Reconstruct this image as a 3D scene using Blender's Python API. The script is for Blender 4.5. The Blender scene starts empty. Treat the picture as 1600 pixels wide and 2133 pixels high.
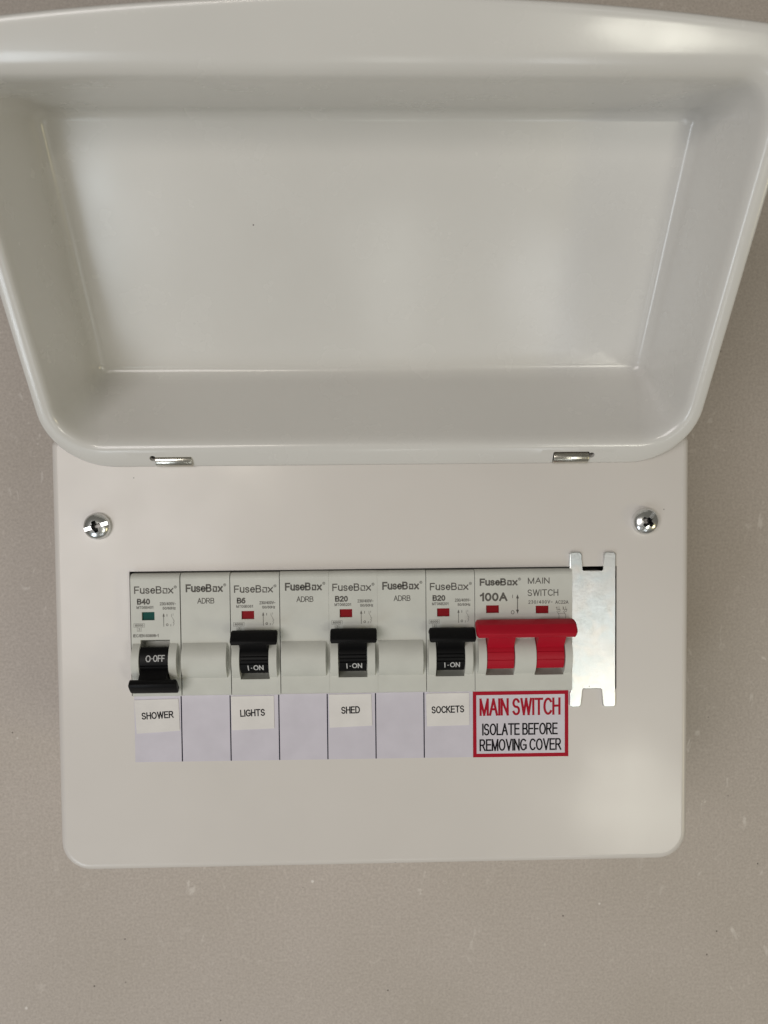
import bpy, bmesh, math, random
from mathutils import Matrix, Vector

# ------------------------------------------------------------------ scene, camera, light
S = bpy.context.scene
COL = S.collection
MM = 0.001
rad = math.radians

cam_d = bpy.data.cameras.new("camera")
cam = bpy.data.objects.new("camera", cam_d)
COL.objects.link(cam)
cam.location = (-2.504 * MM, 60.893 * MM, 380.276 * MM)
cam.rotation_euler = (rad(-2.1587), rad(-1.3012), rad(-0.5261))
cam_d.sensor_fit = 'HORIZONTAL'
cam_d.sensor_width = 36.0
cam_d.lens = 36.0 * 1602.0 / 1600.0
cam_d.clip_start = 0.01
cam_d.clip_end = 20
cam_d.dof.use_dof = True
cam_d.dof.focus_distance = 0.29
cam_d.dof.aperture_fstop = 22.0
S.camera = cam

W = bpy.data.worlds.new("World")
S.world = W
W.use_nodes = True
bg = W.node_tree.nodes["Background"]
bg.inputs[0].default_value = (1.0, 0.955, 0.82, 1)
bg.inputs[1].default_value = 0.14


def lamp(name, loc, target, sx, sy, power, col):
    d = bpy.data.lights.new(name, 'AREA')
    d.shape = 'RECTANGLE'
    d.size, d.size_y = sx, sy
    d.energy = power
    d.color = col
    o = bpy.data.objects.new(name, d)
    COL.objects.link(o)
    o.location = loc
    o.rotation_euler = (Vector(target) - Vector(loc)).to_track_quat('-Z', 'Y').to_euler()
    return o


lamp("ceiling_panel", (-0.56, -0.02, 1.15), (0, 0, 0.1), 0.50, 0.60, 5.0, (1.0, 0.955, 0.94))
lamp("window_light", (-0.66, -0.90, 0.84), (0, 0, 0.1), 0.28, 0.46, 2.5, (0.84, 0.93, 1.0))
lamp("window_light", (0.36, -1.02, 0.84), (0, 0, 0.1), 0.10, 0.26, 0.36, (0.90, 0.95, 1.0))
lamp("window_light", (0.06, -1.05, 0.92), (0, 0, 0.1), 0.10, 0.22, 0.22, (0.97, 1.0, 0.95))
lamp("added_warm_lamp", (0.95, -0.42, 0.62), (0.2, -0.1, 0), 0.15, 0.15, 1.0, (1.0, 0.86, 0.46))  # added low lamp, tints the right side of the board olive
lamp("ceiling_light", (0.34, -0.35, 0.78), (0, 0, 0.1), 0.12, 0.13, 0.72, (1.0, 0.98, 0.85))
lamp("ceiling_light", (0.38, -0.18, 1.10), (0, 0, 0.1), 0.13, 0.28, 0.25, (1.0, 0.985, 0.96))
lamp("downlight", (-0.23, 0.16, 1.35), (0, 0, 0.1), 0.16, 0.03, 0.9, (1.0, 0.93, 0.80))

S.view_settings.view_transform = 'Standard'
S.view_settings.look = 'None'
S.view_settings.gamma = 1
S.view_settings.exposure = -0.10
S.view_settings.use_curve_mapping = False
S.render.engine = 'CYCLES'
S.cycles.use_denoising = True
S.cycles.max_bounces = 6


# ------------------------------------------------------------------ materials
def mat_new(name):
    m = bpy.data.materials.new(name)
    m.use_nodes = True
    nt = m.node_tree
    return m, nt, nt.nodes["Principled BSDF"]


def nd(nt, t, **kw):
    n = nt.nodes.new(t)
    for k, v in kw.items():
        if k in n.inputs:
            n.inputs[k].default_value = v
        else:
            setattr(n, k, v)
    return n


def mix(nt, fac, a, b):
    n = nt.nodes.new('ShaderNodeMix')
    n.data_type = 'RGBA'
    for sock, v in ((n.inputs[0], fac), (n.inputs[6], a), (n.inputs[7], b)):
        if hasattr(v, 'is_linked'):
            nt.links.new(v, sock)
        else:
            sock.default_value = v
    return n.outputs[2]


def ramp(nt, val, p0, p1, c0=(0, 0, 0, 1), c1=(1, 1, 1, 1)):
    n = nt.nodes.new('ShaderNodeValToRGB')
    n.color_ramp.elements[0].position = p0
    n.color_ramp.elements[1].position = p1
    n.color_ramp.elements[0].color = c0
    n.color_ramp.elements[1].color = c1
    nt.links.new(val, n.inputs[0])
    return n.outputs[0]


def mul(nt, a, b, op='MULTIPLY'):
    n = nt.nodes.new('ShaderNodeMath')
    n.operation = op
    for i, v in enumerate((a, b)):
        if hasattr(v, 'is_linked'):
            nt.links.new(v, n.inputs[i])
        else:
            n.inputs[i].default_value = v
    return n.outputs[0]


def bump(nt, h, strength, dist):
    n = nt.nodes.new('ShaderNodeBump')
    n.inputs['Strength'].default_value = strength
    n.inputs['Distance'].default_value = dist
    nt.links.new(h, n.inputs['Height'])
    return n.outputs[0]


def coords(nt):
    return nt.nodes.new('ShaderNodeNewGeometry').outputs['Position']


def noise(nt, co, scale, detail=2.0, rough=0.5, dist=0.0):
    n = nd(nt, 'ShaderNodeTexNoise', Scale=scale, Detail=detail, Roughness=rough, Distortion=dist)
    nt.links.new(co, n.inputs['Vector'])
    return n.outputs[0]


def specks(nt, co, scale, size, keep):
    """sparse round specks: a share 'keep' of the cells carries one speck each"""
    v = nd(nt, 'ShaderNodeTexVoronoi', Scale=scale)
    nt.links.new(co, v.inputs['Vector'])
    near = ramp(nt, v.outputs['Distance'], size * 0.5, size, (1, 1, 1, 1), (0, 0, 0, 1))
    sep = nt.nodes.new('ShaderNodeSeparateColor')
    nt.links.new(v.outputs['Color'], sep.inputs[0])
    pick = mul(nt, sep.outputs[0], keep, 'LESS_THAN')
    return mul(nt, near, pick)


def paint_material(name, base, rough, spec=0.5, coat=0.22):
    m, nt, b = mat_new(name)
    co = coords(nt)
    big = noise(nt, co, 14, 3)
    c = mix(nt, ramp(nt, big, 0.35, 0.65), base + (1,), tuple(x * 0.965 for x in base) + (1,))
    dk = specks(nt, co, 150, 0.05, 0.05)
    c = mix(nt, dk, c, (0.12, 0.10, 0.09, 1))
    nt.links.new(c, b.inputs['Base Color'])
    r = ramp(nt, noise(nt, co, 60, 4), 0.3, 0.7, (rough - .04,) * 3 + (1,), (rough + .05,) * 3 + (1,))
    nt.links.new(r, b.inputs['Roughness'])
    b.inputs['Specular IOR Level'].default_value = spec
    b.inputs['Coat Weight'].default_value = coat
    b.inputs['Coat Roughness'].default_value = 0.15
    peel = noise(nt, co, 700, 2)
    wav = noise(nt, co, 22, 1)
    h = mul(nt, mul(nt, peel, 0.012), wav, 'ADD')
    nrm = bump(nt, h, 0.35, 0.0012)
    nt.links.new(nrm, b.inputs['Normal'])
    nt.links.new(nrm, b.inputs['Coat Normal'])
    return m


def plastic(name, base, rough, grain=0.15, spec=0.5):
    m, nt, b = mat_new(name)
    co = coords(nt)
    c = mix(nt, ramp(nt, noise(nt, co, 120, 4), 0.35, 0.7), base + (1,), tuple(x * 0.93 for x in base) + (1,))
    nt.links.new(c, b.inputs['Base Color'])
    b.inputs['Roughness'].default_value = rough
    b.inputs['Specular IOR Level'].default_value = spec
    nt.links.new(bump(nt, noise(nt, co, 4000, 2), grain, 0.00008), b.inputs['Normal'])
    return m


M_PAINT = paint_material("painted_steel", (0.70, 0.665, 0.63), 0.36)
M_LID = paint_material("painted_lid", (0.695, 0.683, 0.655), 0.25, 0.5, 0.5)
M_DEV = plastic("grey_plastic", (0.625, 0.632, 0.585), 0.5)
M_BLACK = plastic("black_plastic", (0.004, 0.004, 0.0045), 0.45, 0.3, 0.16)
M_RED = plastic("red_plastic", (0.44, 0.006, 0.022), 0.42, 0.25, 0.25)
M_REDFLAG = plastic("red_flag", (0.27, 0.004, 0.010), 0.5, 0.15, 0.15)
M_GREENFLAG = plastic("green_flag", (0.002, 0.075, 0.062), 0.5, 0.15, 0.15)
M_INK = plastic("grey_ink", (0.12, 0.113, 0.102), 0.6, 0.1, 0.2)
M_INKFINE = plastic("fine_grey_ink", (0.15, 0.142, 0.13), 0.6, 0.1, 0.2)
M_WHITEINK = plastic("white_ink", (0.55, 0.55, 0.55), 0.6)
M_BLACKINK = plastic("black_ink", (0.006, 0.005, 0.007), 0.6, 0.1, 0.1)
M_LINE = plastic("navy_ink", (0.010, 0.008, 0.025), 0.6, 0.1, 0.1)
M_REDINK = plastic("red_ink", (0.40, 0.004, 0.022), 0.45, 0.1, 0.15)
M_STRIP = plastic("lavender_film", (0.65, 0.62, 0.695), 0.38, 0.05)
M_SIGN = plastic("white_film", (0.66, 0.63, 0.69), 0.35, 0.05)
M_PAPER = plastic("white_paper", (0.80, 0.775, 0.755), 0.8, 0.2, 0.2)
M_GAPSHADE = plastic("gap_shade", (0.03, 0.03, 0.03), 0.8)


def metal(name, base, rough, tint=None):
    m, nt, b = mat_new(name)
    co = coords(nt)
    b.inputs['Metallic'].default_value = 1.0
    c = base + (1,)
    if tint:
        t1 = ramp(nt, noise(nt, co, 75, 3, 0.6, 0.6), 0.42, 0.62)
        t2 = ramp(nt, noise(nt, co, 130, 2, 0.5, 0.3), 0.5, 0.68)
        c = mix(nt, t1, c, tint[0] + (1,))
        c = mix(nt, t2, c, tint[1] + (1,))
        dk = specks(nt, co, 330, 0.10, 0.03)
        c = mix(nt, dk, c, (0.25, 0.26, 0.26, 1))
        nt.links.new(c, b.inputs['Base Color'])
    else:
        b.inputs['Base Color'].default_value = c
    r = ramp(nt, noise(nt, co, 420, 4), 0.3, 0.7, (rough * .9,) * 3 + (1,), (rough * 1.12,) * 3 + (1,))
    nt.links.new(r, b.inputs['Roughness'])
    nt.links.new(bump(nt, noise(nt, co, 900, 3), 0.12, 0.0002), b.inputs['Normal'])
    return m


M_ZINC = metal("zinc_plated_steel", (0.83, 0.845, 0.84), 0.31, ((0.79, 0.845, 0.86), (0.86, 0.85, 0.82)))
M_SCREW = metal("bright_steel", (0.80, 0.81, 0.81), 0.24)
M_RECESS_SHADE = metal("shade_dark_recess_steel", (0.10, 0.105, 0.11), 0.4)  # dark tone stands in for shade inside the screw recess
M_HINGE = metal("hinge_steel", (0.66, 0.64, 0.58), 0.25)


def board_material():
    m, nt, b = mat_new("plasterboard_paper")
    co = coords(nt)
    c = mix(nt, ramp(nt, noise(nt, co, 9, 2, 0.6), 0.3, 0.7), (0.62, 0.56, 0.515, 1), (0.565, 0.51, 0.455, 1))
    fine = ramp(nt, noise(nt, co, 800, 3, 0.75), 0.34, 0.66)
    c = mix(nt, mul(nt, fine, 0.52), c, (0.36, 0.315, 0.28, 1))
    fib = ramp(nt, noise(nt, co, 240, 3, 0.7, 1.2), 0.58, 0.74)
    c = mix(nt, mul(nt, fib, 0.45), c, (0.68, 0.62, 0.57, 1))
    dk = specks(nt, co, 190, 0.10, 0.09)
    c = mix(nt, dk, c, (0.10, 0.085, 0.075, 1))
    # scuffs: short pale rubbed marks, bunched in places
    mp = nd(nt, 'ShaderNodeMapping')
    mp.inputs['Scale'].default_value = (1.0, 0.55, 1.0)
    mp.inputs['Rotation'].default_value = (0, 0, 0.5)
    nt.links.new(co, mp.inputs['Vector'])
    where = ramp(nt, noise(nt, co, 7, 2), 0.46, 0.58)
    sc = mul(nt, ramp(nt, noise(nt, mp.outputs[0], 130, 3, 0.6, 0.8), 0.64, 0.71), where)
    c = mix(nt, mul(nt, sc, 0.55), c, (0.80, 0.75, 0.70, 1))
    cr = specks(nt, co, 62, 0.06, 0.10)
    c = mix(nt, mul(nt, cr, 0.85), c, (0.85, 0.81, 0.77, 1))
    nt.links.new(c, b.inputs['Base Color'])
    b.inputs['Roughness'].default_value = 0.85
    b.inputs['Specular IOR Level'].default_value = 0.25
    h = mul(nt, noise(nt, co, 900, 4, 0.7), mul(nt, sc, 0.6), 'ADD')
    nt.links.new(bump(nt, h, 0.25, 0.0004), b.inputs['Normal'])
    return m


M_BOARD = board_material()


# ------------------------------------------------------------------ helpers (all sizes in mm)
def finish(me, angle=35.0):
    me.shade_smooth()
    me.set_sharp_from_angle(angle=rad(angle))
    for p in me.polygons:            # large flat faces keep their own normal
        if len(p.vertices) > 4:
            p.use_smooth = False


def link(name, me, mat, parent=None, loc=None):
    o = bpy.data.objects.new(name, me)
    COL.objects.link(o)
    if mat and not me.materials:
        me.materials.append(mat)
    if parent is not None:
        o.parent = parent
    if loc is not None:
        o.location = [c * MM for c in loc]
    return o


def bm_mesh(name, bm, angle=35.0, smooth=True):
    bmesh.ops.recalc_face_normals(bm, faces=bm.faces[:])
    me = bpy.data.meshes.new(name)
    bmesh.ops.scale(bm, vec=(MM, MM, MM), verts=bm.verts[:])
    bm.to_mesh(me)
    bm.free()
    if smooth:
        finish(me, angle)
    return me


def add_box(bm, x0, x1, y0, y1, z0, z1):
    vs = [bm.verts.new((x, y, z)) for x in (x0, x1) for y in (y0, y1) for z in (z0, z1)]
    for f in ((0, 1, 3, 2), (4, 6, 7, 5), (0, 4, 5, 1), (2, 3, 7, 6), (0, 2, 6, 4), (1, 5, 7, 3)):
        bm.faces.new([vs[i] for i in f])
    return vs


def add_extrude(bm, prof, x0, x1):
    """profile of (y, z) swept along x"""
    a = [bm.verts.new((x0, y, z)) for y, z in prof]
    b = [bm.verts.new((x1, y, z)) for y, z in prof]
    n = len(prof)
    bm.faces.new(a)
    bm.faces.new(b[::-1])
    for i in range(n):
        j = (i + 1) % n
        bm.faces.new((a[j], a[i], b[i], b[j]))
    return a + b


def add_prism(bm, pts, z0, z1):
    """outline of (x, y) raised from z0 to z1"""
    a = [bm.verts.new((x, y, z0)) for x, y in pts]
    b = [bm.verts.new((x, y, z1)) for x, y in pts]
    n = len(pts)
    bm.faces.new(a[::-1])
    bm.faces.new(b)
    for i in range(n):
        j = (i + 1) % n
        bm.faces.new((a[i], a[j], b[j], b[i]))
    return a + b


def bevel(bm, off, seg=2, sel=None):
    es = [e for e in bm.edges if (sel is None or sel(e))]
    bmesh.ops.bevel(bm, geom=es, offset=off, segments=seg, affect='EDGES', profile=0.5, clamp_overlap=True)


def boolean(obj, cutter_me, op='DIFFERENCE'):
    c = bpy.data.objects.new("cutter", cutter_me)
    COL.objects.link(c)
    c.matrix_world = obj.matrix_world
    md = obj.modifiers.new("b", 'BOOLEAN')
    md.operation = op
    md.solver = 'EXACT'
    md.object = c
    bpy.context.view_layer.update()
    dg = bpy.context.evaluated_depsgraph_get()
    me = bpy.data.meshes.new_from_object(obj.evaluated_get(dg))
    obj.modifiers.clear()
    old = obj.data
    obj.data = me
    bpy.data.objects.remove(c)
    bpy.data.meshes.remove(cutter_me)
    bpy.data.meshes.remove(old)


def tag(o, label=None, cat=None, group=None, kind=None):
    if label:
        o["label"] = label
    if cat:
        o["category"] = cat
    if group:
        o["group"] = group
    if kind:
        o["kind"] = kind
    return o


def empty(name, loc):
    o = bpy.data.objects.new(name, None)
    o.empty_display_size = 0.01
    COL.objects.link(o)
    o.location = [c * MM for c in loc]
    return o


def A(cx, cy, rx, ry, a0, a1, n=12):
    return [(cx + rx * math.cos(rad(a0 + (a1 - a0) * i / n)), cy + ry * math.sin(rad(a0 + (a1 - a0) * i / n))) for i in range(n + 1)]


def sh(pl, k):
    return [[(x * k, y * k) for x, y in p] for p in pl]


_S = [A(.29, .745, .27, .255, 20, 270, 16) + A(.30, .25, .29, .25, 90, -158, 16)]
_O = [A(.38, .5, .38, .5, 90, 450, 28)]
# single-stroke sans alphabet: width, strokes (cap height 1)
GLYPH = {
    'A': (.70, [[(0, 0), (.35, 1), (.70, 0)], [(.13, .35), (.57, .35)]]),
    'B': (.62, [[(0, 0), (0, 1), (.34, 1)] + A(.36, .765, .20, .235, 90, -90) + [(0, .53)], [(.34, .53)] + A(.36, .265, .25, .265, 90, -90) + [(0, 0)]]),
    'C': (.68, [A(.38, .5, .38, .5, 42, 318, 24)]),
    'D': (.66, [[(0, 0), (0, 1), (.25, 1)] + A(.27, .5, .39, .5, 90, -90, 18) + [(0, 0)]]),
    'E': (.58, [[(.56, 1), (0, 1), (0, 0), (.58, 0)], [(0, .53), (.52, .53)]]),
    'F': (.54, [[(.54, 1), (0, 1), (0, 0)], [(0, .5), (.46, .5)]]),
    'G': (.75, [A(.39, .5, .39, .5, 48, 318, 24) + [(.75, .16), (.75, .46), (.42, .46)]]),
    'H': (.63, [[(0, 0), (0, 1)], [(.63, 0), (.63, 1)], [(0, .53), (.63, .53)]]),
    'I': (0, [[(0, 0), (0, 1)]]),
    'K': (.64, [[(0, 0), (0, 1)], [(.60, 1), (0, .36)], [(.2, .58), (.64, 0)]]),
    'L': (.5, [[(0, 1), (0, 0), (.5, 0)]]),
    'M': (.74, [[(0, 0), (0, 1)], [(0, 1), (.37, 0), (.74, 1)], [(.74, 1), (.74, 0)]]),
    'N': (.62, [[(0, 0), (0, 1)], [(0, 1), (.62, 0)], [(.62, 0), (.62, 1)]]),
    'O': (.76, _O),
    'R': (.66, [[(0, 0), (0, 1), (.36, 1)] + A(.38, .745, .22, .255, 90, -90) + [(0, .49)], [(.32, .49), (.66, 0)]]),
    'S': (.60, _S),
    'T': (.66, [[(0, 1), (.66, 1)], [(.33, 1), (.33, 0)]]),
    'V': (.68, [[(0, 1), (.34, 0), (.68, 1)]]),
    'W': (.98, [[(0, 1), (.24, 0), (.49, 1), (.74, 0), (.98, 1)]]),
    '0': (.52, [A(.26, .5, .26, .5, 90, 450, 24)]),
    '1': (.28, [[(0, .74), (.15, .82), (.26, 1), (.26, 0)]]),
    '2': (.54, [A(.27, .73, .26, .27, 165, -25, 14) + [(.10, .14), (0, 0), (.54, 0)]]),
    '3': (.52, [A(.25, .755, .24, .245, 155, -90, 14), A(.25, .255, .27, .255, 90, -155, 14)]),
    '4': (.58, [[(.43, 0), (.43, 1), (0, .30), (.58, .30)]]),
    '5': (.54, [[(.48, 1), (.10, 1), (.03, .47)] + A(.26, .31, .28, .31, 125, -155, 16)]),
    '6': (.52, [A(.26, .31, .26, .31, 150, 510, 22), A(.34, .34, .34, .66, 70, 180, 10)]),
    '8': (.52, [A(.26, .765, .22, .235, 90, 450, 20), A(.26, .265, .26, .265, 90, 450, 20)]),
    '9': (.52, [A(.26, .69, .26, .31, 0, 360, 22), A(.18, .66, .34, .66, 0, -110, 10)]),
    '/': (.28, [[(0, 0), (.28, 1)]]),
    '-': (.26, [[(0, .38), (.26, .38)]]),
    '~': (.42, [[(0, .40), (.10, .47), (.21, .42), (.32, .37), (.42, .44)]]),
    'u': (.46, [[(0, .72), (0, .22)] + A(.22, .22, .22, .22, 180, 330, 8) + [(.46, .24)], [(.46, .72), (.46, 0)]]),
    's': (.44, sh(_S, .73)),
    'e': (.50, [[(.02, .38), (.50, .38)] + A(.25, .36, .25, .36, 8, 320, 20)]),
    'x': (.46, [[(0, 0), (.46, .72)], [(0, .72), (.46, 0)]]),
    'z': (.42, [[(0, .72), (.42, .72), (0, 0), (.42, 0)]]),
}


def ribbon(pl, w, closed):
    """flat band of width w along a polyline, mitred; open ends carried on by half the width"""
    pts = [Vector(p) for p in pl]
    if closed:
        pts = pts[:-1]
    n = len(pts)
    if not closed:
        pts[0] = pts[0] + (pts[0] - pts[1]).normalized() * w / 2
        pts[-1] = pts[-1] + (pts[-1] - pts[-2]).normalized() * w / 2
    L, Rr = [], []
    for i in range(n):
        p = pts[i]
        a = pts[i - 1] if (i or closed) else None
        b = pts[(i + 1) % n] if (i < n - 1 or closed) else None
        d1 = (p - a).normalized() if a is not None else None
        d2 = (b - p).normalized() if b is not None else None
        d1 = d1 or d2
        d2 = d2 or d1
        n1, n2 = Vector((-d1.y, d1.x)), Vector((-d2.y, d2.x))
        m = n1 + n2
        if m.length < .3:
            m = n1
        m.normalize()
        k = min(1.9, 1 / max(.4, m.dot(n1)))
        L.append(p + m * (w / 2 * k))
        Rr.append(p - m * (w / 2 * k))
    q = []
    for i in range(n if closed else n - 1):
        j = (i + 1) % n
        q.append((L[i], Rr[i], Rr[j], L[j]))
    return q


def lettering(text, parent, x0, x1, yt, yb, z, mat, sw=0.25, rot=0.0, wrap=None, gap=0.26, name="lettering"):
    """flat print in a plain sans face that fills the rectangle x0..x1, yb..yt (mm, parent's frame); sw = stroke width"""
    lines, X = [], 0.0
    for ch in text:
        if ch == ' ':
            X += .34
            continue
        wd, st = GLYPH[ch]
        for p in st:
            lines.append([(X + a, b) for a, b in p])
        X += wd + gap
    xs = [p[0] for l in lines for p in l]
    ys = [p[1] for l in lines for p in l]
    ax, bx, ay, by = min(xs), max(xs), min(ys), max(ys)
    if text.islower():
        ay = 0
    kx = (x1 - x0 - sw) / (bx - ax) if bx > ax else 0
    ky = (yt - yb - sw) / (by - ay) if by > ay else 0
    cx, cy = (x0 + x1) / 2, (yt + yb) / 2
    c, s = math.cos(rot), math.sin(rot)
    vs, fs = [], []
    for k, l in enumerate(lines):
        pl = [((px - (ax + bx) / 2) * kx, (py - (ay + by) / 2) * ky) for px, py in l]
        if wrap:                     # short pieces so that the print follows the curve
            q = []
            for (xa, ya), (xb, yb2) in zip(pl, pl[1:]):
                m = max(1, int(math.hypot(xb - xa, yb2 - ya) / .3))
                q += [(xa + (xb - xa) * i / m, ya + (yb2 - ya) * i / m) for i in range(m)]
            pl = q + [pl[-1]]
        cuts = [0]                   # break the stroke at sharp corners
        for i in range(1, len(pl) - 1):
            d1 = Vector(pl[i]) - Vector(pl[i - 1])
            d2 = Vector(pl[i + 1]) - Vector(pl[i])
            if d1.length > 1e-6 and d2.length > 1e-6 and d1.normalized().dot(d2.normalized()) < -.1:
                cuts.append(i)
        cuts.append(len(pl) - 1)
        closed = len(pl) > 6 and math.hypot(pl[0][0] - pl[-1][0], pl[0][1] - pl[-1][1]) < 1e-4
        pieces = [pl] if closed else [pl[i:j + 1] for i, j in zip(cuts, cuts[1:])]
        for dz, quad in [(.003 * ((k * 2 + m) % 6), q) for m, pc in enumerate(pieces) for q in ribbon(pc, sw, closed)]:
            i0 = len(vs)
            for p in quad:
                x, y = cx + p.x * c - p.y * s, cy + p.x * s + p.y * c
                if wrap:
                    yc, zc, r = wrap
                    t = (y - yc) / r
                    vs.append((x * MM, (yc + (r + dz) * math.sin(t)) * MM, (zc + (r + dz) * math.cos(t)) * MM))
                else:
                    vs.append((x * MM, y * MM, (z + dz) * MM))
            fs.append((i0, i0 + 1, i0 + 2, i0 + 3))
    me = bpy.data.meshes.new(name)
    me.from_pydata(vs, [], fs)
    return link(name, me, mat, parent)


def strokes(parent, lines, w, z, mat, name="printed_symbol"):
    """printed line drawing: each polyline a run of thin flat bars"""
    vs, fs = [], []
    k = 0
    for pl in lines:
        for (xa, ya), (xb, yb) in zip(pl, pl[1:]):
            dx, dy = xb - xa, yb - ya
            l = math.hypot(dx, dy) or 1
            ux, uy = dx / l, dy / l
            nx, ny = -uy * w / 2, ux * w / 2
            ex, ey = ux * w * .3, uy * w * .3
            zz = z + 0.004 * (k % 5)
            k += 1
            n = len(vs)
            vs += [((xa - ex + nx) * MM, (ya - ey + ny) * MM, zz * MM), ((xa - ex - nx) * MM, (ya - ey - ny) * MM, zz * MM),
                   ((xb + ex - nx) * MM, (yb + ey - ny) * MM, zz * MM), ((xb + ex + nx) * MM, (yb + ey + ny) * MM, zz * MM)]
            fs.append((n, n + 1, n + 2, n + 3))
    me = bpy.data.meshes.new(name)
    me.from_pydata(vs, [], fs)
    return link(name, me, mat, parent)


def circle_pts(cx, cy, r, n=14, a0=0, a1=360):
    return [(cx + r * math.cos(rad(a0 + (a1 - a0) * i / n)), cy + r * math.sin(rad(a0 + (a1 - a0) * i / n))) for i in range(n + 1)]


def rounded(xl, xr, y0, y1, rb, rt, nc=10, ns=8, nx=20, bow=0.0):
    """closed outline, counter-clockwise from bottom left; bow lifts the middle of the y1 side"""
    xm, hw = (xl + xr) / 2, (xr - xl) / 2
    pts = []

    def arc(cx, cy, r, a):
        for i in range(nc + 1):
            t = rad(a + 90 * i / nc)
            pts.append([cx + r * math.cos(t), cy + r * math.sin(t)])

    def seg(p, q, n):
        for i in range(1, n):
            pts.append([p[0] + (q[0] - p[0]) * i / n, p[1] + (q[1] - p[1]) * i / n])
    arc(xl + rb, y0 + rb, rb, 180)
    seg((xl + rb, y0), (xr - rb, y0), nx)
    arc(xr - rb, y0 + rb, rb, 270)
    seg((xr, y0 + rb), (xr, y1 - rt), ns)
    arc(xr - rt, y1 - rt, rt, 0)
    seg((xr - rt, y1), (xl + rt, y1), nx)
    arc(xl + rt, y1 - rt, rt, 90)
    seg((xl, y1 - rt), (xl, y0 + rb), ns)
    if bow:
        for p in pts:
            k = (p[1] - y0) / (y1 - y0)
            p[1] += bow * (1 - ((p[0] - xm) / hw) ** 2) * max(0.0, (k - .6) / .4)
    return pts


def loft(bm, rings, cap_last=True, close=False):
    vr = [[bm.verts.new(p) for p in r] for r in rings]
    n = len(vr[0])
    pairs = list(zip(vr, vr[1:])) + ([(vr[-1], vr[0])] if close else [])
    for a, b in pairs:
        for i in range(n):
            j = (i + 1) % n
            bm.faces.new((a[i], a[j], b[j], b[i]))
    return vr


# ------------------------------------------------------------------ the surface it lies on
bm = bmesh.new()
add_box(bm, -1600, 1600, -1600, 1600, -12.5, 0)
board = link("plasterboard_surface", bm_mesh("plasterboard_surface", bm, smooth=False), M_BOARD)
tag(board, "grey-brown plasterboard sheet with scuffs and specks under the fuse box", "plasterboard", kind="structure")

# ------------------------------------------------------------------ consumer unit
ZP = 100.0           # front of the cover above the board
PX = 116.4           # half width
PY0, PY1 = -81.2, 78.0
HX0, HX1, HY0, HY1 = -89.0, 89.3, -16.1, 29.5      # opening in the cover

unit = tag(empty("consumer_unit", (0, 0, 0)),
           "white painted steel fuse box with its lid swung open at the top", "fuse box")

# back box
bm = bmesh.new()
RO = lambda ins, z, r=11.0, rt=3.0: [(x, y, z) for x, y in rounded(-PX + ins, PX - ins, PY0 + ins, PY1 - ins, max(r - ins, .5), max(rt - ins, .4), 8, 2, 2)]
vr = loft(bm, [RO(1.4, 46), RO(1.4, 0.02), RO(2.6, 1.5), RO(2.6, 46)])
bm.faces.new(vr[1][:])
bm.faces.new([v for v in vr[2]])
link("back_box", bm_mesh("back_box", bm), M_PAINT, unit)

# front cover: bent edge, skirt, opening with real thickness
bm = bmesh.new()
R_ = 2.6
rings = [RO(1.2, 45), RO(0, 45), RO(0, 60), RO(0, ZP - R_ - 3), RO(0, ZP - R_)]
for k in range(1, 7):
    t = rad(15 * k)
    rings.append(RO(R_ * (1 - math.cos(t)), ZP - R_ + R_ * math.sin(t)))
rings.append(RO(R_ + .8, ZP))
vr = loft(bm, rings)
outer = vr[-1]
hole_o = [(HX0, HY0), (HX1, HY0), (HX1, HY1), (HX0, HY1)]
ht = [bm.verts.new((x, y, ZP)) for x, y in hole_o]
hb = [bm.verts.new((x, y, ZP - 1.2)) for x, y in hole_o]
es = []
for i in range(len(outer)):
    e = bm.edges.get((outer[i], outer[(i + 1) % len(outer)]))
    es.append(e)
for i in range(4):
    es.append(bm.edges.new((ht[i], ht[(i + 1) % 4])))
bmesh.ops.triangle_fill(bm, use_beauty=True, use_dissolve=False, edges=es)
for i in range(4):
    j = (i + 1) % 4
    bm.faces.new((ht[i], ht[j], hb[j], hb[i]))
# inner side
ri = [RO(1.2, 45.0), RO(1.2, ZP - R_), RO(2.4, ZP - 1.2)]
vi = loft(bm, ri[1:])
for i in range(len(vr[0])):
    j = (i + 1) % len(vr[0])
    bm.faces.new((vr[0][i], vr[0][j], vi[0][j], vi[0][i]))
es = [bm.edges.get((vi[1][i], vi[1][(i + 1) % len(vi[1])])) for i in range(len(vi[1]))]
es += [bm.edges.get((hb[i], hb[(i + 1) % 4])) for i in range(4)]
bmesh.ops.triangle_fill(bm, use_beauty=True, use_dissolve=False, edges=es)
cover = link("front_cover", bm_mesh("front_cover", bm, 40), M_PAINT, unit)
for p in cover.data.polygons:
    if abs(p.normal.z) > .9999:
        p.use_smooth = False

# lid: pressed steel tray, built in its own frame (x, u along the lid, v towards its open side), then swung open
LA = rad(35.34)
LY, LZ = 67.225, ZP + 2.0
lid_m = Matrix(((1, 0, 0, 0), (0, math.cos(LA), -math.sin(LA), LY * MM), (0, math.sin(LA), math.cos(LA), LZ * MM), (0, 0, 0, 1)))


def LR(v, xs, u0, u1, rb, rt, bow=0.0):
    return [(x, y, v) for x, y in rounded(-xs, xs, u0, u1, rb, rt, 12, 10, 28, bow)]


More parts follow.
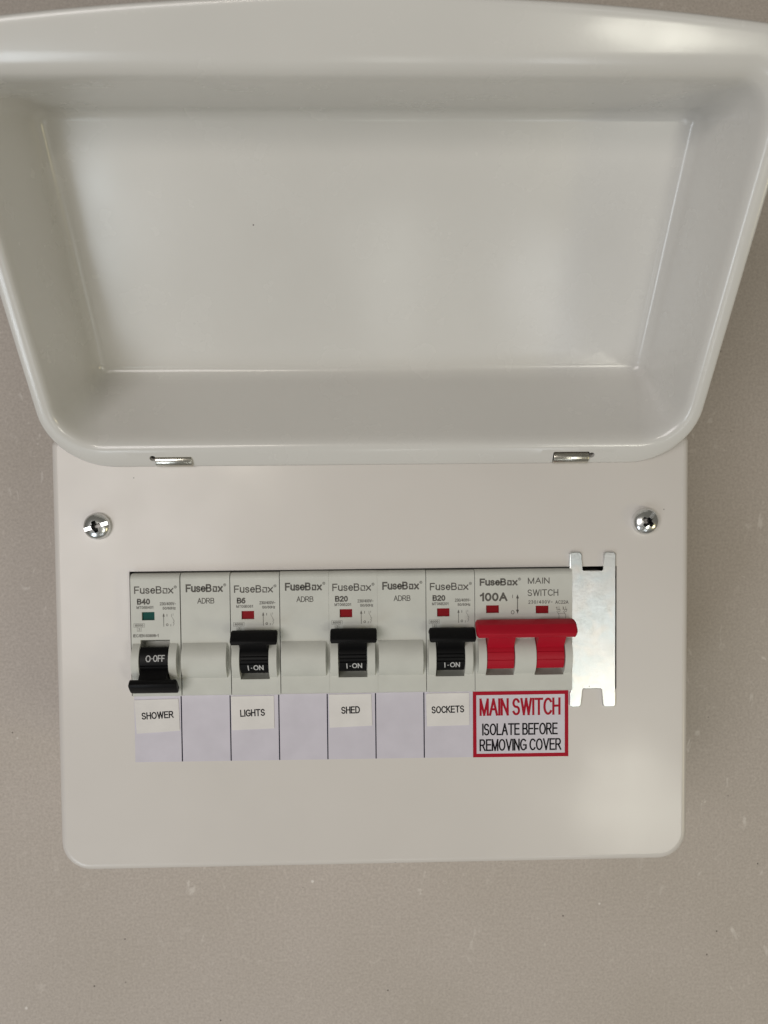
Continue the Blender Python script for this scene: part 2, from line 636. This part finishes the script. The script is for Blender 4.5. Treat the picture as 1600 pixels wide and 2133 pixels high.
inner = [
    LR(-1.5, 114.5, 0.2, 134.0, 22, 13, 7.0),
    LR(-1.0, 114.8, 0.0, 134.3, 22, 13, 7.0),
    LR(-0.5, 114.7, 0.1, 134.2, 22, 13, 7.0),
    LR(-0.15, 114.35, 0.5, 133.8, 21.8, 13, 7.0),
    LR(0.0, 113.7, 1.2, 133.1, 21.5, 12.5, 7.0),
    LR(0.05, 112.8, 2.6, 132.0, 20.6, 12, 6.6),
    LR(0.05, 111.8, 6.2, 129.0, 17.5, 11.5, 0.6),
    LR(-0.1, 110.9, 7.4, 127.0, 16.2, 11, 0.0),
    LR(-0.5, 110.1, 8.3, 125.3, 15.2, 11),
    LR(-1.2, 109.4, 9.1, 123.9, 14.5, 11),
    LR(-2.3, 108.9, 9.8, 122.8, 14, 10.5),
    LR(-3.8, 108.5, 10.5, 121.8, 13.2, 10),
    LR(-6.0, 108.1, 11.2, 120.8, 12.2, 9.5),
    LR(-18.0, 106.3, 14.2, 116.0, 8, 6.5),
    LR(-28.5, 104.9, 16.6, 112.0, 4.8, 4.8),
    LR(-30.8, 104.6, 17.1, 111.1, 4.4, 4.4),
    LR(-32.6, 104.3, 17.6, 110.4, 4.1, 4.1),
    LR(-34.1, 103.9, 18.2, 109.7, 3.8, 3.8),
    LR(-35.2, 103.2, 18.9, 108.9, 3.5, 3.5),
    LR(-35.95, 102.3, 19.7, 108.0, 3.2, 3.2),
    LR(-36.3, 101.3, 20.6, 107.0, 2.9, 2.9),
    LR(-36.4, 100.2, 21.5, 106.0, 2.7, 2.7),
]
outer_l = [
    LR(-37.6, 100.2, 21.5, 106.0, 2.7, 2.7),
    LR(-37.6, 102.4, 19.6, 108.6, 3, 3),
    LR(-36.6, 104.4, 17.6, 110.6, 4, 4),
    LR(-34.2, 105.4, 16.4, 111.8, 5, 5),
    LR(-4.0, 109.8, 9.4, 123.2, 14, 11),
    LR(-2.0, 111.0, 7.2, 126.4, 15.6, 11),
    LR(-1.3, 112.4, 5.4, 128.6, 17, 11, 0.6),
    LR(-1.4, 113.6, 1.4, 133.1, 21.3, 12, 6.6),
]
bm = bmesh.new()
vr = loft(bm, inner)
vo = loft(bm, outer_l)
bm.faces.new(vr[-1])
bm.faces.new(vo[0][::-1])
n = len(vr[0])
for i in range(n):
    j = (i + 1) % n
    bm.faces.new((vo[-1][i], vo[-1][j], vr[0][j], vr[0][i]))
lid = link("lid", bm_mesh("lid", bm, 50), M_LID, unit)
lid.matrix_local = lid_m
# two hinge notches with a round relief hole
HINGES = ((-77.6, -64.7, -78.5, 3.8, 4.7), (65.1, 77.6, 78.7, 3.7, 4.7))
for xa, xb, hx, hu, ut in HINGES:
    bm = bmesh.new()
    sgn = 1 if hx < xa else -1
    add_prism(bm, [(xa - .3, ut + .5), (xa - .3, .9), (xa - (1.3 if sgn < 0 else .3), -2), (xb + (1.3 if sgn > 0 else .3), -2), (xb + .3, .9), (xb + .3, ut + .5)][::1], -4, 3)
    bevel(bm, .45, 2, lambda e: abs(e.verts[0].co.z - e.verts[1].co.z) > 1 and e.verts[0].co.y > 3)
    boolean(lid, bm_mesh("cut", bm, smooth=False))
    bm = bmesh.new()
    add_prism(bm, circle_pts(hx, hu, 1.1, 20)[:-1], -4, 3)
    boolean(lid, bm_mesh("cut", bm, smooth=False))
finish(lid.data, 50)

for (xa, xb, hx, hu, ut) in HINGES:
    # rolled hinge leaf: knuckle and flat tongue going down through the cover
    bm = bmesh.new()
    prof = []
    for i in range(19):
        t = rad(215 - 250 * i / 18)
        uu, vv = 2.3 + 2.2 * math.cos(t), -.45 + 1.7 * math.sin(t)
        prof.append((LY + uu * math.cos(LA) - vv * math.sin(LA), LZ + uu * math.sin(LA) + vv * math.cos(LA)))
    prof += [(LY + 3.4, ZP - .3), (LY + 1.2, ZP - .3)]
    add_extrude(bm, prof[::-1], xa, xb)
    bevel(bm, .18, 2, lambda e: abs(e.verts[0].co.x - e.verts[1].co.x) < .01)
    link("hinge", bm_mesh("hinge", bm, 40), M_HINGE, unit)
    bm = bmesh.new()
    add_box(bm, min(xa, hx) - 1.4, max(xb, hx) + 1.4, LY + 3.7, LY + 4.4, ZP + .15, ZP + 1.2)
    link("hinge_gap_shade", bm_mesh("hinge_gap_shade", bm), M_GAPSHADE, unit)  # dark strip standing in for the shaded gap behind the knuckle


# cover screws: domed heads with a slot and a cross recess
def screw(x, y, ang):
    prof = [(0, 3.75), (1.2, 3.68), (2.4, 3.42), (3.4, 3.05), (4.15, 2.55), (4.6, 2.0), (4.8, 1.5), (4.8, 0.35), (4.9, 0.05), (4.9, -.6), (0, -.6)]
    bm = bmesh.new()
    nseg = 40
    top = bm.verts.new((0, 0, prof[0][1]))
    bot = bm.verts.new((0, 0, prof[-1][1]))
    rs = [[bm.verts.new((r * math.cos(2 * math.pi * i / nseg), r * math.sin(2 * math.pi * i / nseg), z)) for i in range(nseg)] for r, z in prof[1:-1]]
    for i in range(nseg):
        j = (i + 1) % nseg
        bm.faces.new((top, rs[0][i], rs[0][j]))
        for a, b in zip(rs, rs[1:]):
            bm.faces.new((a[i], b[i], b[j], a[j]))
        bm.faces.new((bot, rs[-1][j], rs[-1][i]))
    o = link("screw", bm_mesh("screw", bm, 40), M_SCREW, cover)
    bm = bmesh.new()
    add_box(bm, -6, 6, -.65, .65, 2.3, 6)
    boolean(o, bm_mesh("cut", bm, smooth=False))
    bm = bmesh.new()
    k = [(-.72, -2.3), (.72, -2.3), (.95, -.95), (2.3, -.72), (2.3, .72), (.95, .95), (.72, 2.3), (-.72, 2.3), (-.95, .95), (-2.3, .72), (-2.3, -.72), (-.95, -.95)]
    a = [bm.verts.new((px * .5, py * .5, -.2)) for px, py in k]
    b = [bm.verts.new((px * 1.12, py * 1.12, 5.0)) for px, py in k]
    bm.faces.new(a[::-1])
    bm.faces.new(b)
    for i in range(12):
        j = (i + 1) % 12
        bm.faces.new((a[i], a[j], b[j], b[i]))
    boolean(o, bm_mesh("cut", bm, smooth=False))
    finish(o.data, 35)
    o.data.materials.append(M_RECESS_SHADE)
    for p in o.data.polygons:        # shade down in the cross, painted in as darker steel
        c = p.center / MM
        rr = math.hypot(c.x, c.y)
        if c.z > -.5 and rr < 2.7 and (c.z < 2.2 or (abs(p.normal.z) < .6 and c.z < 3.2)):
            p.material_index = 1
    o.location = (x * MM, y * MM, ZP * MM)
    o.rotation_euler = (0, 0, rad(ang))
    return o


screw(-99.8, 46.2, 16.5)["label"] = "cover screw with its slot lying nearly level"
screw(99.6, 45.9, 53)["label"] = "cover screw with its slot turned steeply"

# ------------------------------------------------------------------ devices (frames: x from the left side, y in the cover's frame, z from the board)
ZF = ZP + 3.5
YT, YB = 28.95, -15.5
RC = (-2.15, ZF - 4.3)      # rocker axis (y, z)
RR = 7.2


def bump_profile(h=3.3, y0=-9.0, y1=3.9):
    ym, hw = (y0 + y1) / 2, (y1 - y0) / 2
    R = (hw * hw + h * h) / (2 * h)
    a = math.asin(hw / R)
    pts = [(ym + R * math.sin(-a + 2 * a * i / 22), ZF + h - R + R * math.cos(-a + 2 * a * i / 22)) for i in range(23)]
    return pts + [(y1, ZF - 1.0), (y0, ZF - 1.0)]


def housing_mesh(name, w, bumps, slots, windows, channel=()):
    bm = bmesh.new()
    add_box(bm, 0.07, w - .07, YB, YT, 2.0, ZF)
    bevel(bm, 1.9, 5, lambda e: all(abs(v.co.y - YT) < .01 and abs(v.co.z - ZF) < .01 for v in e.verts))
    bevel(bm, .8, 3, lambda e: all(abs(v.co.y - YB) < .01 and abs(v.co.z - ZF) < .01 for v in e.verts))
    o = link("tmp", bm_mesh("tmp", bm, smooth=False), M_DEV)
    for x0, x1 in bumps:
        bm = bmesh.new()
        add_extrude(bm, bump_profile(), x0, x1)
        boolean(o, bm_mesh("cut", bm, smooth=False), 'UNION')
    for x0, x1, y0, y1 in slots:
        bm = bmesh.new()
        add_extrude(bm, [(y0, ZF + 9), (y0, ZF - .1), (y0 + 1.5, ZF - 5), (y1 - 1.5, ZF - 5), (y1, ZF - .1), (y1, ZF + 9)], x0, x1)
        boolean(o, bm_mesh("cut", bm, smooth=False))
    for x0, x1, y0, y1 in windows:
        bm = bmesh.new()
        add_box(bm, x0, x1, y0, y1, ZF - 1.3, ZF + 5)
        boolean(o, bm_mesh("cut", bm, smooth=False))
    for x0, x1, y0, y1, d in channel:
        bm = bmesh.new()
        add_box(bm, x0, x1, y0, y1, ZF - d, ZF + 5)
        boolean(o, bm_mesh("cut", bm, smooth=False))
    me = o.data
    me.name = name
    bpy.data.objects.remove(o)
    if not me.materials:
        me.materials.append(M_DEV)
    # soften the corners seen from the front
    b2 = bmesh.new()
    b2.from_mesh(me)
    bmesh.ops.remove_doubles(b2, verts=b2.verts[:], dist=1e-6)
    b2.to_mesh(me)
    b2.free()
    finish(me, 30)
    return me


def rocker_mesh(name, x0, x1, t0, t1, grooves, gd=.38):
    prof = []
    t = t0
    while t <= t1 + 1e-6:
        r = RR
        for g in grooves:
            if abs(t - g) < 1.3:
                r = RR - gd
        prof.append((RC[0] + r * math.sin(rad(t)), RC[1] + r * math.cos(rad(t))))
        t += 1.5
    prof += [(RC[0] + 2.5 * math.sin(rad(t1)), RC[1] + 2.5 * math.cos(rad(t1))), (RC[0] + 2.5 * math.sin(rad(t0)), RC[1] + 2.5 * math.cos(rad(t0)))]
    bm = bmesh.new()
    add_extrude(bm, prof, x0, x1)
    return bm_mesh(name, bm, 25)


def bar_mesh(name, x0, x1, th, r1, t, end, e1, e2, ln):
    """grip bar sticking out of a rocker at angle th; ends bulge a little in the middle"""
    s, c = math.sin(rad(th)), math.cos(rad(th))

    def P(a, b):     # a along the stalk, b across
        return (RC[0] + a * s + b * c, RC[1] + a * c - b * s)
    bm = bmesh.new()
    h = t / 2
    loops = []
    for x, k in ((x0 + end, 1.0), (x0, .72), (x1, .72), (x1 - end, 1.0)):
        pts = [P(r1 - ln, -h), P(r1 - e1, -h), P(r1 - e2, -h * .6), P(r1, 0), P(r1 - e2, h * .6), P(r1 - e1, h), P(r1 - ln, h)]
        cy, cz = P(r1 - ln / 2, 0)
        loops.append([bm.verts.new((x, cy + (y - cy) * k, cz + (z - cz) * k)) for y, z in pts])
    order = [loops[1], loops[0], loops[3], loops[2]]
    for a, b in zip(order, order[1:]):
        for i in range(7):
            j = (i + 1) % 7
            bm.faces.new((a[i], a[j], b[j], b[i]))
    bm.faces.new(order[0])
    bm.faces.new(order[-1][::-1])
    # neck between rocker and bar
    nk = [P(4.5, -h * .8), P(r1 - ln * .6, -h * .8), P(r1 - ln * .6, h * .8), P(4.5, h * .8)]
    return bm, nk


def toggle_bar(name, x0, x1, th, r1, t, necks, mat, parent, end=.35, e1=.45, e2=.04, ln=1.8):
    bm, nk = bar_mesh(name, x0, x1, th, r1, t, end, e1, e2, ln)
    bmesh.ops.recalc_face_normals(bm, faces=bm.faces[:])
    bevel(bm, .2, 2)
    for a, b in necks:
        add_extrude(bm, nk, a, b)
    return link(name, bm_mesh(name, bm, 40), mat, parent)


WM = 17.66
JIT = random.Random(4)
ZI = ZF + 0.03
ME_MCB = housing_mesh("breaker_housing", WM, [(.55, 16.6)], [(3.3, 13.8, -9.6, 5.2)], [(3.95, 8.5, 12.3, 15.3)])
ME_BLANK = housing_mesh("blank_housing", WM, [(.45, 16.4)], [], [])
ME_MAIN = housing_mesh("switch_housing", 35.6, [(.9, 35.0)], [(3.85, 14.1, -9.5, 5.0), (21.75, 32.3, -9.6, 5.0)],
                       [(4.1, 8.8, 13.25, 16.1), (22.2, 26.9, 12.9, 15.75)])
ME_ON = rocker_mesh("rocker_on", 3.65, 13.5, -43, 74, (-9, 1, 11))
ME_OFF = rocker_mesh("rocker_off", 3.65, 13.5, -74, 43, (-33, -22, -12))


def brand(parent, x0, x1, yt, yb, t, z=ZI):
    """the maker's wordmark: FuseB, a broken square for the o, x and a registered mark"""
    w = x1 - x0
    lettering("FuseB", parent, x0, x0 + w * .70, yt, yb, z, M_INK, t, gap=.24)
    h = (yt - yb) * .74
    a, b = x0 + w * .725, x0 + w * .85
    o = t / 2
    yb2, yt2 = yb + o, yb + h - o
    strokes(parent, [[(a + o, yb2 + (yt2 - yb2) * .62), (a + o, yb2), (b - (b - a) * .42, yb2)],
                     [(b - o, yb2 + (yt2 - yb2) * .30), (b - o, yt2), (a + (b - a) * .14, yt2)],
                     [(b - (b - a) * .26, yb2), (b - o * .6, yb2)]], t * .9, z, M_INK)
    lettering("x", parent, x0 + w * .865, x1, yb + h, yb, z, M_INK, t)
    cx, cy = x1 + .72, yt - .35
    strokes(parent, [circle_pts(cx, cy, .45, 14)], .13, z, M_INK)
    lettering("R", parent, cx - .2, cx + .22, cy + .25, cy - .25, z, M_INK, .1)


def breaker(x0, rating, code, on, label):
    t = tag(empty("circuit_breaker", (x0, JIT.uniform(-.14, .14), JIT.uniform(-.18, .18))), label, "circuit breaker", "circuit breakers in the row")
    link("housing", ME_MCB, None, t)
    # indicator flag behind the window
    bm = bmesh.new()
    add_box(bm, 3.7, 8.8, 12.0, 15.6, ZF - 3.0, ZF - .75)
    link("indicator_flag", bm_mesh("indicator_flag", bm, smooth=False), M_REDFLAG if on else M_GREENFLAG, t)
    rk = link("toggle", ME_ON if on else ME_OFF, M_BLACK, t)
    wr = (RC[0], RC[1], RR + .035)
    if on:
        toggle_bar("grip_bar", .65, 17.3, 44, 13.6, 5.5, [(3.7, 13.45)], M_BLACK, rk)
        lettering("I", rk, 6.3, 6.6, -3.9, -6.1, 0, M_WHITEINK, .33, rot=.06, wrap=wr)
        lettering("-", rk, 7.4, 7.85, -4.9, -5.2, 0, M_WHITEINK, .3, wrap=wr)
        lettering("ON", rk, 8.3, 11.9, -3.85, -5.95, 0, M_WHITEINK, .33, wrap=wr)
    else:
        toggle_bar("grip_bar", .55, 17.6, -43, 13.8, 5.6, [(3.7, 13.45)], M_BLACK, rk, ln=2.6)
        lettering("O", rk, 5.8, 7.6, 0.2, -2.2, 0, M_WHITEINK, .33, wrap=wr)
        lettering("-", rk, 7.85, 8.25, -.85, -1.15, 0, M_WHITEINK, .3, wrap=wr)
        lettering("OFF", rk, 8.45, 12.6, 0.25, -2.1, 0, M_WHITEINK, .33, wrap=wr)
    brand(t, 1.4, 15.4, 24.6, 21.9, .42)
    x1 = 2.35 + (1.55 * len(rating))
    lettering(rating, t, 2.35, x1, 20.15, 18.0, ZI, M_INK, .48)
    lettering(code, t, 2.15, 8.1, 17.5, 16.45, ZI, M_INKFINE, .17)
    lettering("230/400V~", t, 10.45, 16.2, 18.8, 17.65, ZI, M_INKFINE, .18)
    lettering("50/60Hz", t, 11.45, 16.1, 17.1, 16.1, ZI, M_INKFINE, .18)
    strokes(t, [[(11.75, 10.0), (11.75, 14.4)], [(11.48, 13.6), (11.75, 14.6), (12.02, 13.6)]], .2, ZI, M_INKFINE)
    lettering("I", t, 12.88, 13.02, 14.5, 13.6, ZI, M_INKFINE, .20)
    lettering("O", t, 12.55, 13.4, 11.1, 10.15, ZI, M_INKFINE, .20)
    strokes(t, [[(14.55, 14.5), (14.55, 13.7), (15.2, 12.6), (15.2, 12.2), (15.5, 12.2), (15.5, 11.6), (15.2, 11.6), (15.2, 11.2)] + circle_pts(15.2, 10.95, .28, 8, 90, -90) + [(15.1, 10.2)],
                [(15.15, 14.6), (15.15, 13.9)]], .10, ZI, M_INKFINE)
    lettering("2", t, 14.05, 14.45, 10.75, 10.1, ZI, M_INKFINE, .1)
    strokes(t, [[(1.05, 11.15), (4.85, 11.15), (4.85, 9.85), (1.05, 9.85), (1.05, 11.15)], [(2.25, 9.85), (2.25, 8.35), (3.65, 8.35), (3.65, 9.85)]], .09, ZI, M_INKFINE)
    lettering("6000", t, 1.5, 4.4, 10.9, 10.1, ZI, M_INKFINE, .17)
    lettering("3", t, 2.65, 3.25, 9.55, 8.6, ZI, M_INKFINE, .12)
    lettering("IEC/EN 60898-1", t, .75, 9.8, 7.3, 6.2, ZI, M_INKFINE, .20)
    return t


def blank(x0, label):
    t = tag(empty("blanking_module", (x0, JIT.uniform(-.14, .14), JIT.uniform(-.25, .05))), label, "blanking module", "plain blanking modules in the row")
    link("housing", ME_BLANK, None, t)
    brand(t, 1.9, 15.2, 25.1, 22.2, .56)
    lettering("ADRB", t, 6.0, 12.1, 20.1, 18.05, ZI, M_INK, .27, gap=.2)
    return t


XS = [-87.75, -69.85, -52.0, -34.2, -16.65, 0.9, 18.65, 36.35]
breaker(XS[0], "B40", "MT06B401", False, "grey circuit breaker B40 with green flag, black toggle down, above the SHOWER label")
blank(XS[1], "plain grey blanking module marked ADRB between the B40 and B6 breakers")
breaker(XS[2], "B6", "MT06B061", True, "grey circuit breaker B6 with black toggle up, above the LIGHTS label")
blank(XS[3], "plain grey blanking module marked ADRB between the LIGHTS and SHED breakers")
breaker(XS[4], "B20", "MT06B201", True, "grey circuit breaker B20 with black toggle up, above the SHED label")
blank(XS[5], "plain grey blanking module marked ADRB between the SHED and SOCKETS breakers")
breaker(XS[6], "B20", "MT06B201", True, "grey circuit breaker B20 with black toggle up, above the SOCKETS label")

# main switch
t = tag(empty("main_switch", (XS[7], 0, 0)), "double-width grey 100A main switch with wide red handle", "main switch")
link("housing", ME_MAIN, None, t)
for x0, x1, y0, y1 in ((3.9, 9.0, 13.0, 16.4), (22.0, 27.1, 12.6, 16.0)):
    bm = bmesh.new()
    add_box(bm, x0, x1, y0, y1, ZF - 3.0, ZF - .75)
    link("indicator_flag", bm_mesh("indicator_flag", bm, smooth=False), M_REDFLAG, t)
rk = link("toggle", rocker_mesh("rocker_main", 4.1, 13.85, -40, 74, (-9, 14), .2), M_RED, t)
rk2 = link("toggle", rocker_mesh("rocker_main", 22.0, 32.0, -40, 74, (-9, 14), .2), M_RED, t)
toggle_bar("grip_bar", -.35, 35.7, 50, 16.0, 7.0, [(4.15, 13.8), (22.05, 31.95)], M_RED, rk, .75, 1.2, .62, 3.2)
o = XS[7]
brand(t, 38.15 - o, 51.9 - o, 25.9, 23.25, .56)
lettering("100A", t, 38.2 - o, 48.2 - o, 20.7, 17.6, ZI, M_INK, .68)
lettering("I", t, 50.0 - o, 50.2 - o, 19.9, 18.6, ZI, M_INK, .2)
lettering("O", t, 49.5 - o, 50.75 - o, 14.2, 12.75, ZI, M_INK, .2)
ax = 51.9 - o
strokes(t, [[(ax, 18.6), (ax, 14.2)]], .28, ZI, M_INK)
me = bpy.data.meshes.new("arrow_heads")
me.from_pydata([((ax + a) * MM, b * MM, ZI * MM) for a, b in ((-.55, 18.5), (.55, 18.5), (0, 20.0), (.55, 14.4), (-.55, 14.4), (0, 12.9))], [], [(0, 1, 2), (3, 4, 5)])
link("printed_symbol", me, M_INK, t)
lettering("MAIN", t, 55.7 - o, 63.6 - o, 26.0, 23.8, ZI, M_INK, .32)
lettering("SWITCH", t, 55.6 - o, 66.8 - o, 21.7, 19.3, ZI, M_INK, .32)
lettering("230/400V~", t, 55.85 - o, 64.7 - o, 17.75, 16.5, ZI, M_INK, .19, gap=.4)
lettering("AC22A", t, 65.7 - o, 70.5 - o, 17.6, 16.35, ZI, M_INK, .19)
for i, ch in ((0, "1"), (1, "3")):
    bx = 65.9 - o + i * 2.45
    lettering(ch, t, bx, bx + .5, 15.3, 14.2, ZI, M_INKFINE, .18)
    strokes(t, [[(bx + 1.15, 15.35), (bx + 1.15, 14.4)], circle_pts(bx + 1.15, 13.9, .42, 12), [(bx + .6, 14.35), (bx + 1.7, 14.35)],
                [(bx + .3, 13.7), (bx + 1.15, 12.3), (bx + 1.15, 8.2)]], .13, ZI, M_INKFINE)
strokes(t, [[(66.8 - o, 12.85), (69.2 - o, 12.85)]], .1, ZI + .02, M_INKFINE)

# ------------------------------------------------------------------ zinc blanking plate at the end of the row
bm = bmesh.new()
out = [(71.6, 34.2), (71.6, 27.6), (72.85, 25.6), (72.85, -15.4), (71.6, -17.1), (71.6, -21.8), (72.3, -22.5), (75.2, -22.5), (75.9, -21.8), (75.95, -15.9),
       (76.5, -15.3), (83.4, -15.3), (83.95, -15.9), (83.95, -21.9), (84.6, -22.6), (88.0, -22.6), (88.7, -21.9), (88.7, -17.2), (88.15, -15.6), (88.15, 25.6),
       (88.65, 27.5), (88.65, 34.1), (88.0, 34.8), (84.9, 34.8), (84.2, 34.1), (84.2, 28.2), (83.6, 27.55), (76.65, 27.55), (76.05, 28.2), (76.05, 34.2), (75.4, 34.9), (72.3, 34.9)]
add_prism(bm, out, ZP + .05, ZP + 1.05)
bevel(bm, .28, 3, lambda e: all(v.co.z > ZP + .9 for v in e.verts))
zinc = tag(empty("metal_blanking_plate", (80.2, 6.0, ZP)), "shiny zinc-plated blanking plate with four prongs right of the main switch", "blanking plate")
me = bm_mesh("plate", bm, 40)
me.transform(Matrix.Translation((-80.2 * MM, -6.0 * MM, -ZP * MM)))
link("plate", me, M_ZINC, zinc)
for yy, sg in ((27.3, 1), (-15.05, -1)):
    bm = bmesh.new()
    prof = [(yy - sg * 1.0, ZP + .9)]
    for i in range(9):
        a = rad(90 - 10 * i)
        prof.append((yy - sg * .2 + sg * 1.0 * math.cos(a), ZP - .1 + 1.0 * math.sin(a)))
    prof += [(yy + sg * .8, ZP - 6), (yy + sg * .1, ZP - 6), (yy - sg * .2, ZP - .1), (yy - sg * 1.0, ZP - .1)]
    add_extrude(bm, prof, 76.7, 83.5)
    me = bm_mesh("tab", bm, 40)
    me.transform(Matrix.Translation((-80.2 * MM, -6.0 * MM, -ZP * MM)))
    link("bent_tab", me, M_ZINC, zinc)

# ------------------------------------------------------------------ stickers and paper labels on the cover
def sheet(name, pts, z0, z1, mat, parent=None):
    bm = bmesh.new()
    add_prism(bm, pts, z0, z1)
    return link(name, bm_mesh(name, bm, smooth=False), mat, parent)


strip = sheet("sticker_strip", [(-88.2, -40.62), (35.85, -40.85), (35.85, -16.2), (-88.1, -16.2)], ZP + .01, ZP + .09, M_STRIP)
tag(strip, "long pale lavender sticker strip ruled into seven blank fields under the breakers", "sticker")
for i, x in enumerate((-71.07, -53.25, -35.48, -17.73, 0.02, 17.83)):
    y1 = -40.6 - .03 * i
    sheet("divider_line", [(x - .2, y1), (x + .22, y1), (x + .2, -16.4), (x - .22, -16.4)], ZP + .10, ZP + .115, M_LINE, strip)

sign = sheet("warning_sticker", [(35.95, -40.95), (71.35, -41.1), (71.35, -16.4), (35.95, -16.4)], ZP + .01, ZP + .13, M_REDINK)
tag(sign, "red-bordered warning sticker reading MAIN SWITCH ISOLATE BEFORE REMOVING COVER", "warning label")
sheet("white_panel", [(37.25, -39.6), (70.0, -39.7), (70.0, -17.75), (37.2, -17.75)], ZP + .135, ZP + .15, M_SIGN, sign)
lettering("MAIN SWITCH", sign, 38.35, 68.45, -19.0, -25.45, ZP + .17, M_REDINK, .84, gap=.25)
lettering("ISOLATE BEFORE", sign, 39.3, 67.4, -28.35, -32.8, ZP + .17, M_BLACKINK, .56, gap=.24)
lettering("REMOVING COVER", sign, 38.3, 68.75, -34.2, -38.65, ZP + .17, M_BLACKINK, .56, gap=.24)


def paper(pts, word, x0, x1, yt, yb, rot, label):
    o = sheet("paper_label", pts, ZP + .12, ZP + .34, M_PAPER)
    tag(o, label, "paper label", "cut paper circuit labels")
    lettering(word, o, x0, x1, yt, yb, ZP + .36, M_BLACKINK, .42, rot=rot)


paper([(-88.05, -17.55), (-87.45, -29.95), (-71.75, -29.1), (-72.05, -17.3)], "SHOWER", -85.5, -73.9, -21.95, -24.55, rad(2.6),
      "tilted white paper label printed SHOWER under the B40 breaker")
paper([(-52.95, -16.75), (-52.8, -29.25), (-37.2, -28.8), (-37.3, -16.7)], "LIGHTS", -49.65, -40.6, -21.6, -24.2, rad(1.6),
      "white paper label printed LIGHTS under the B6 breaker")
paper([(-17.15, -16.6), (-17.0, -28.9), (-1.3, -28.35), (-1.55, -16.6)], "SHED", -12.6, -5.75, -21.1, -23.75, rad(1.4),
      "white paper label printed SHED under a B20 breaker")
paper([(18.6, -17.2), (18.85, -28.95), (34.6, -28.75), (34.5, -16.75), (19.2, -16.75)], "SOCKETS", 20.65, 32.65, -21.45, -24.1, rad(1.2),
      "white paper label printed SOCKETS under a B20 breaker beside the main switch")
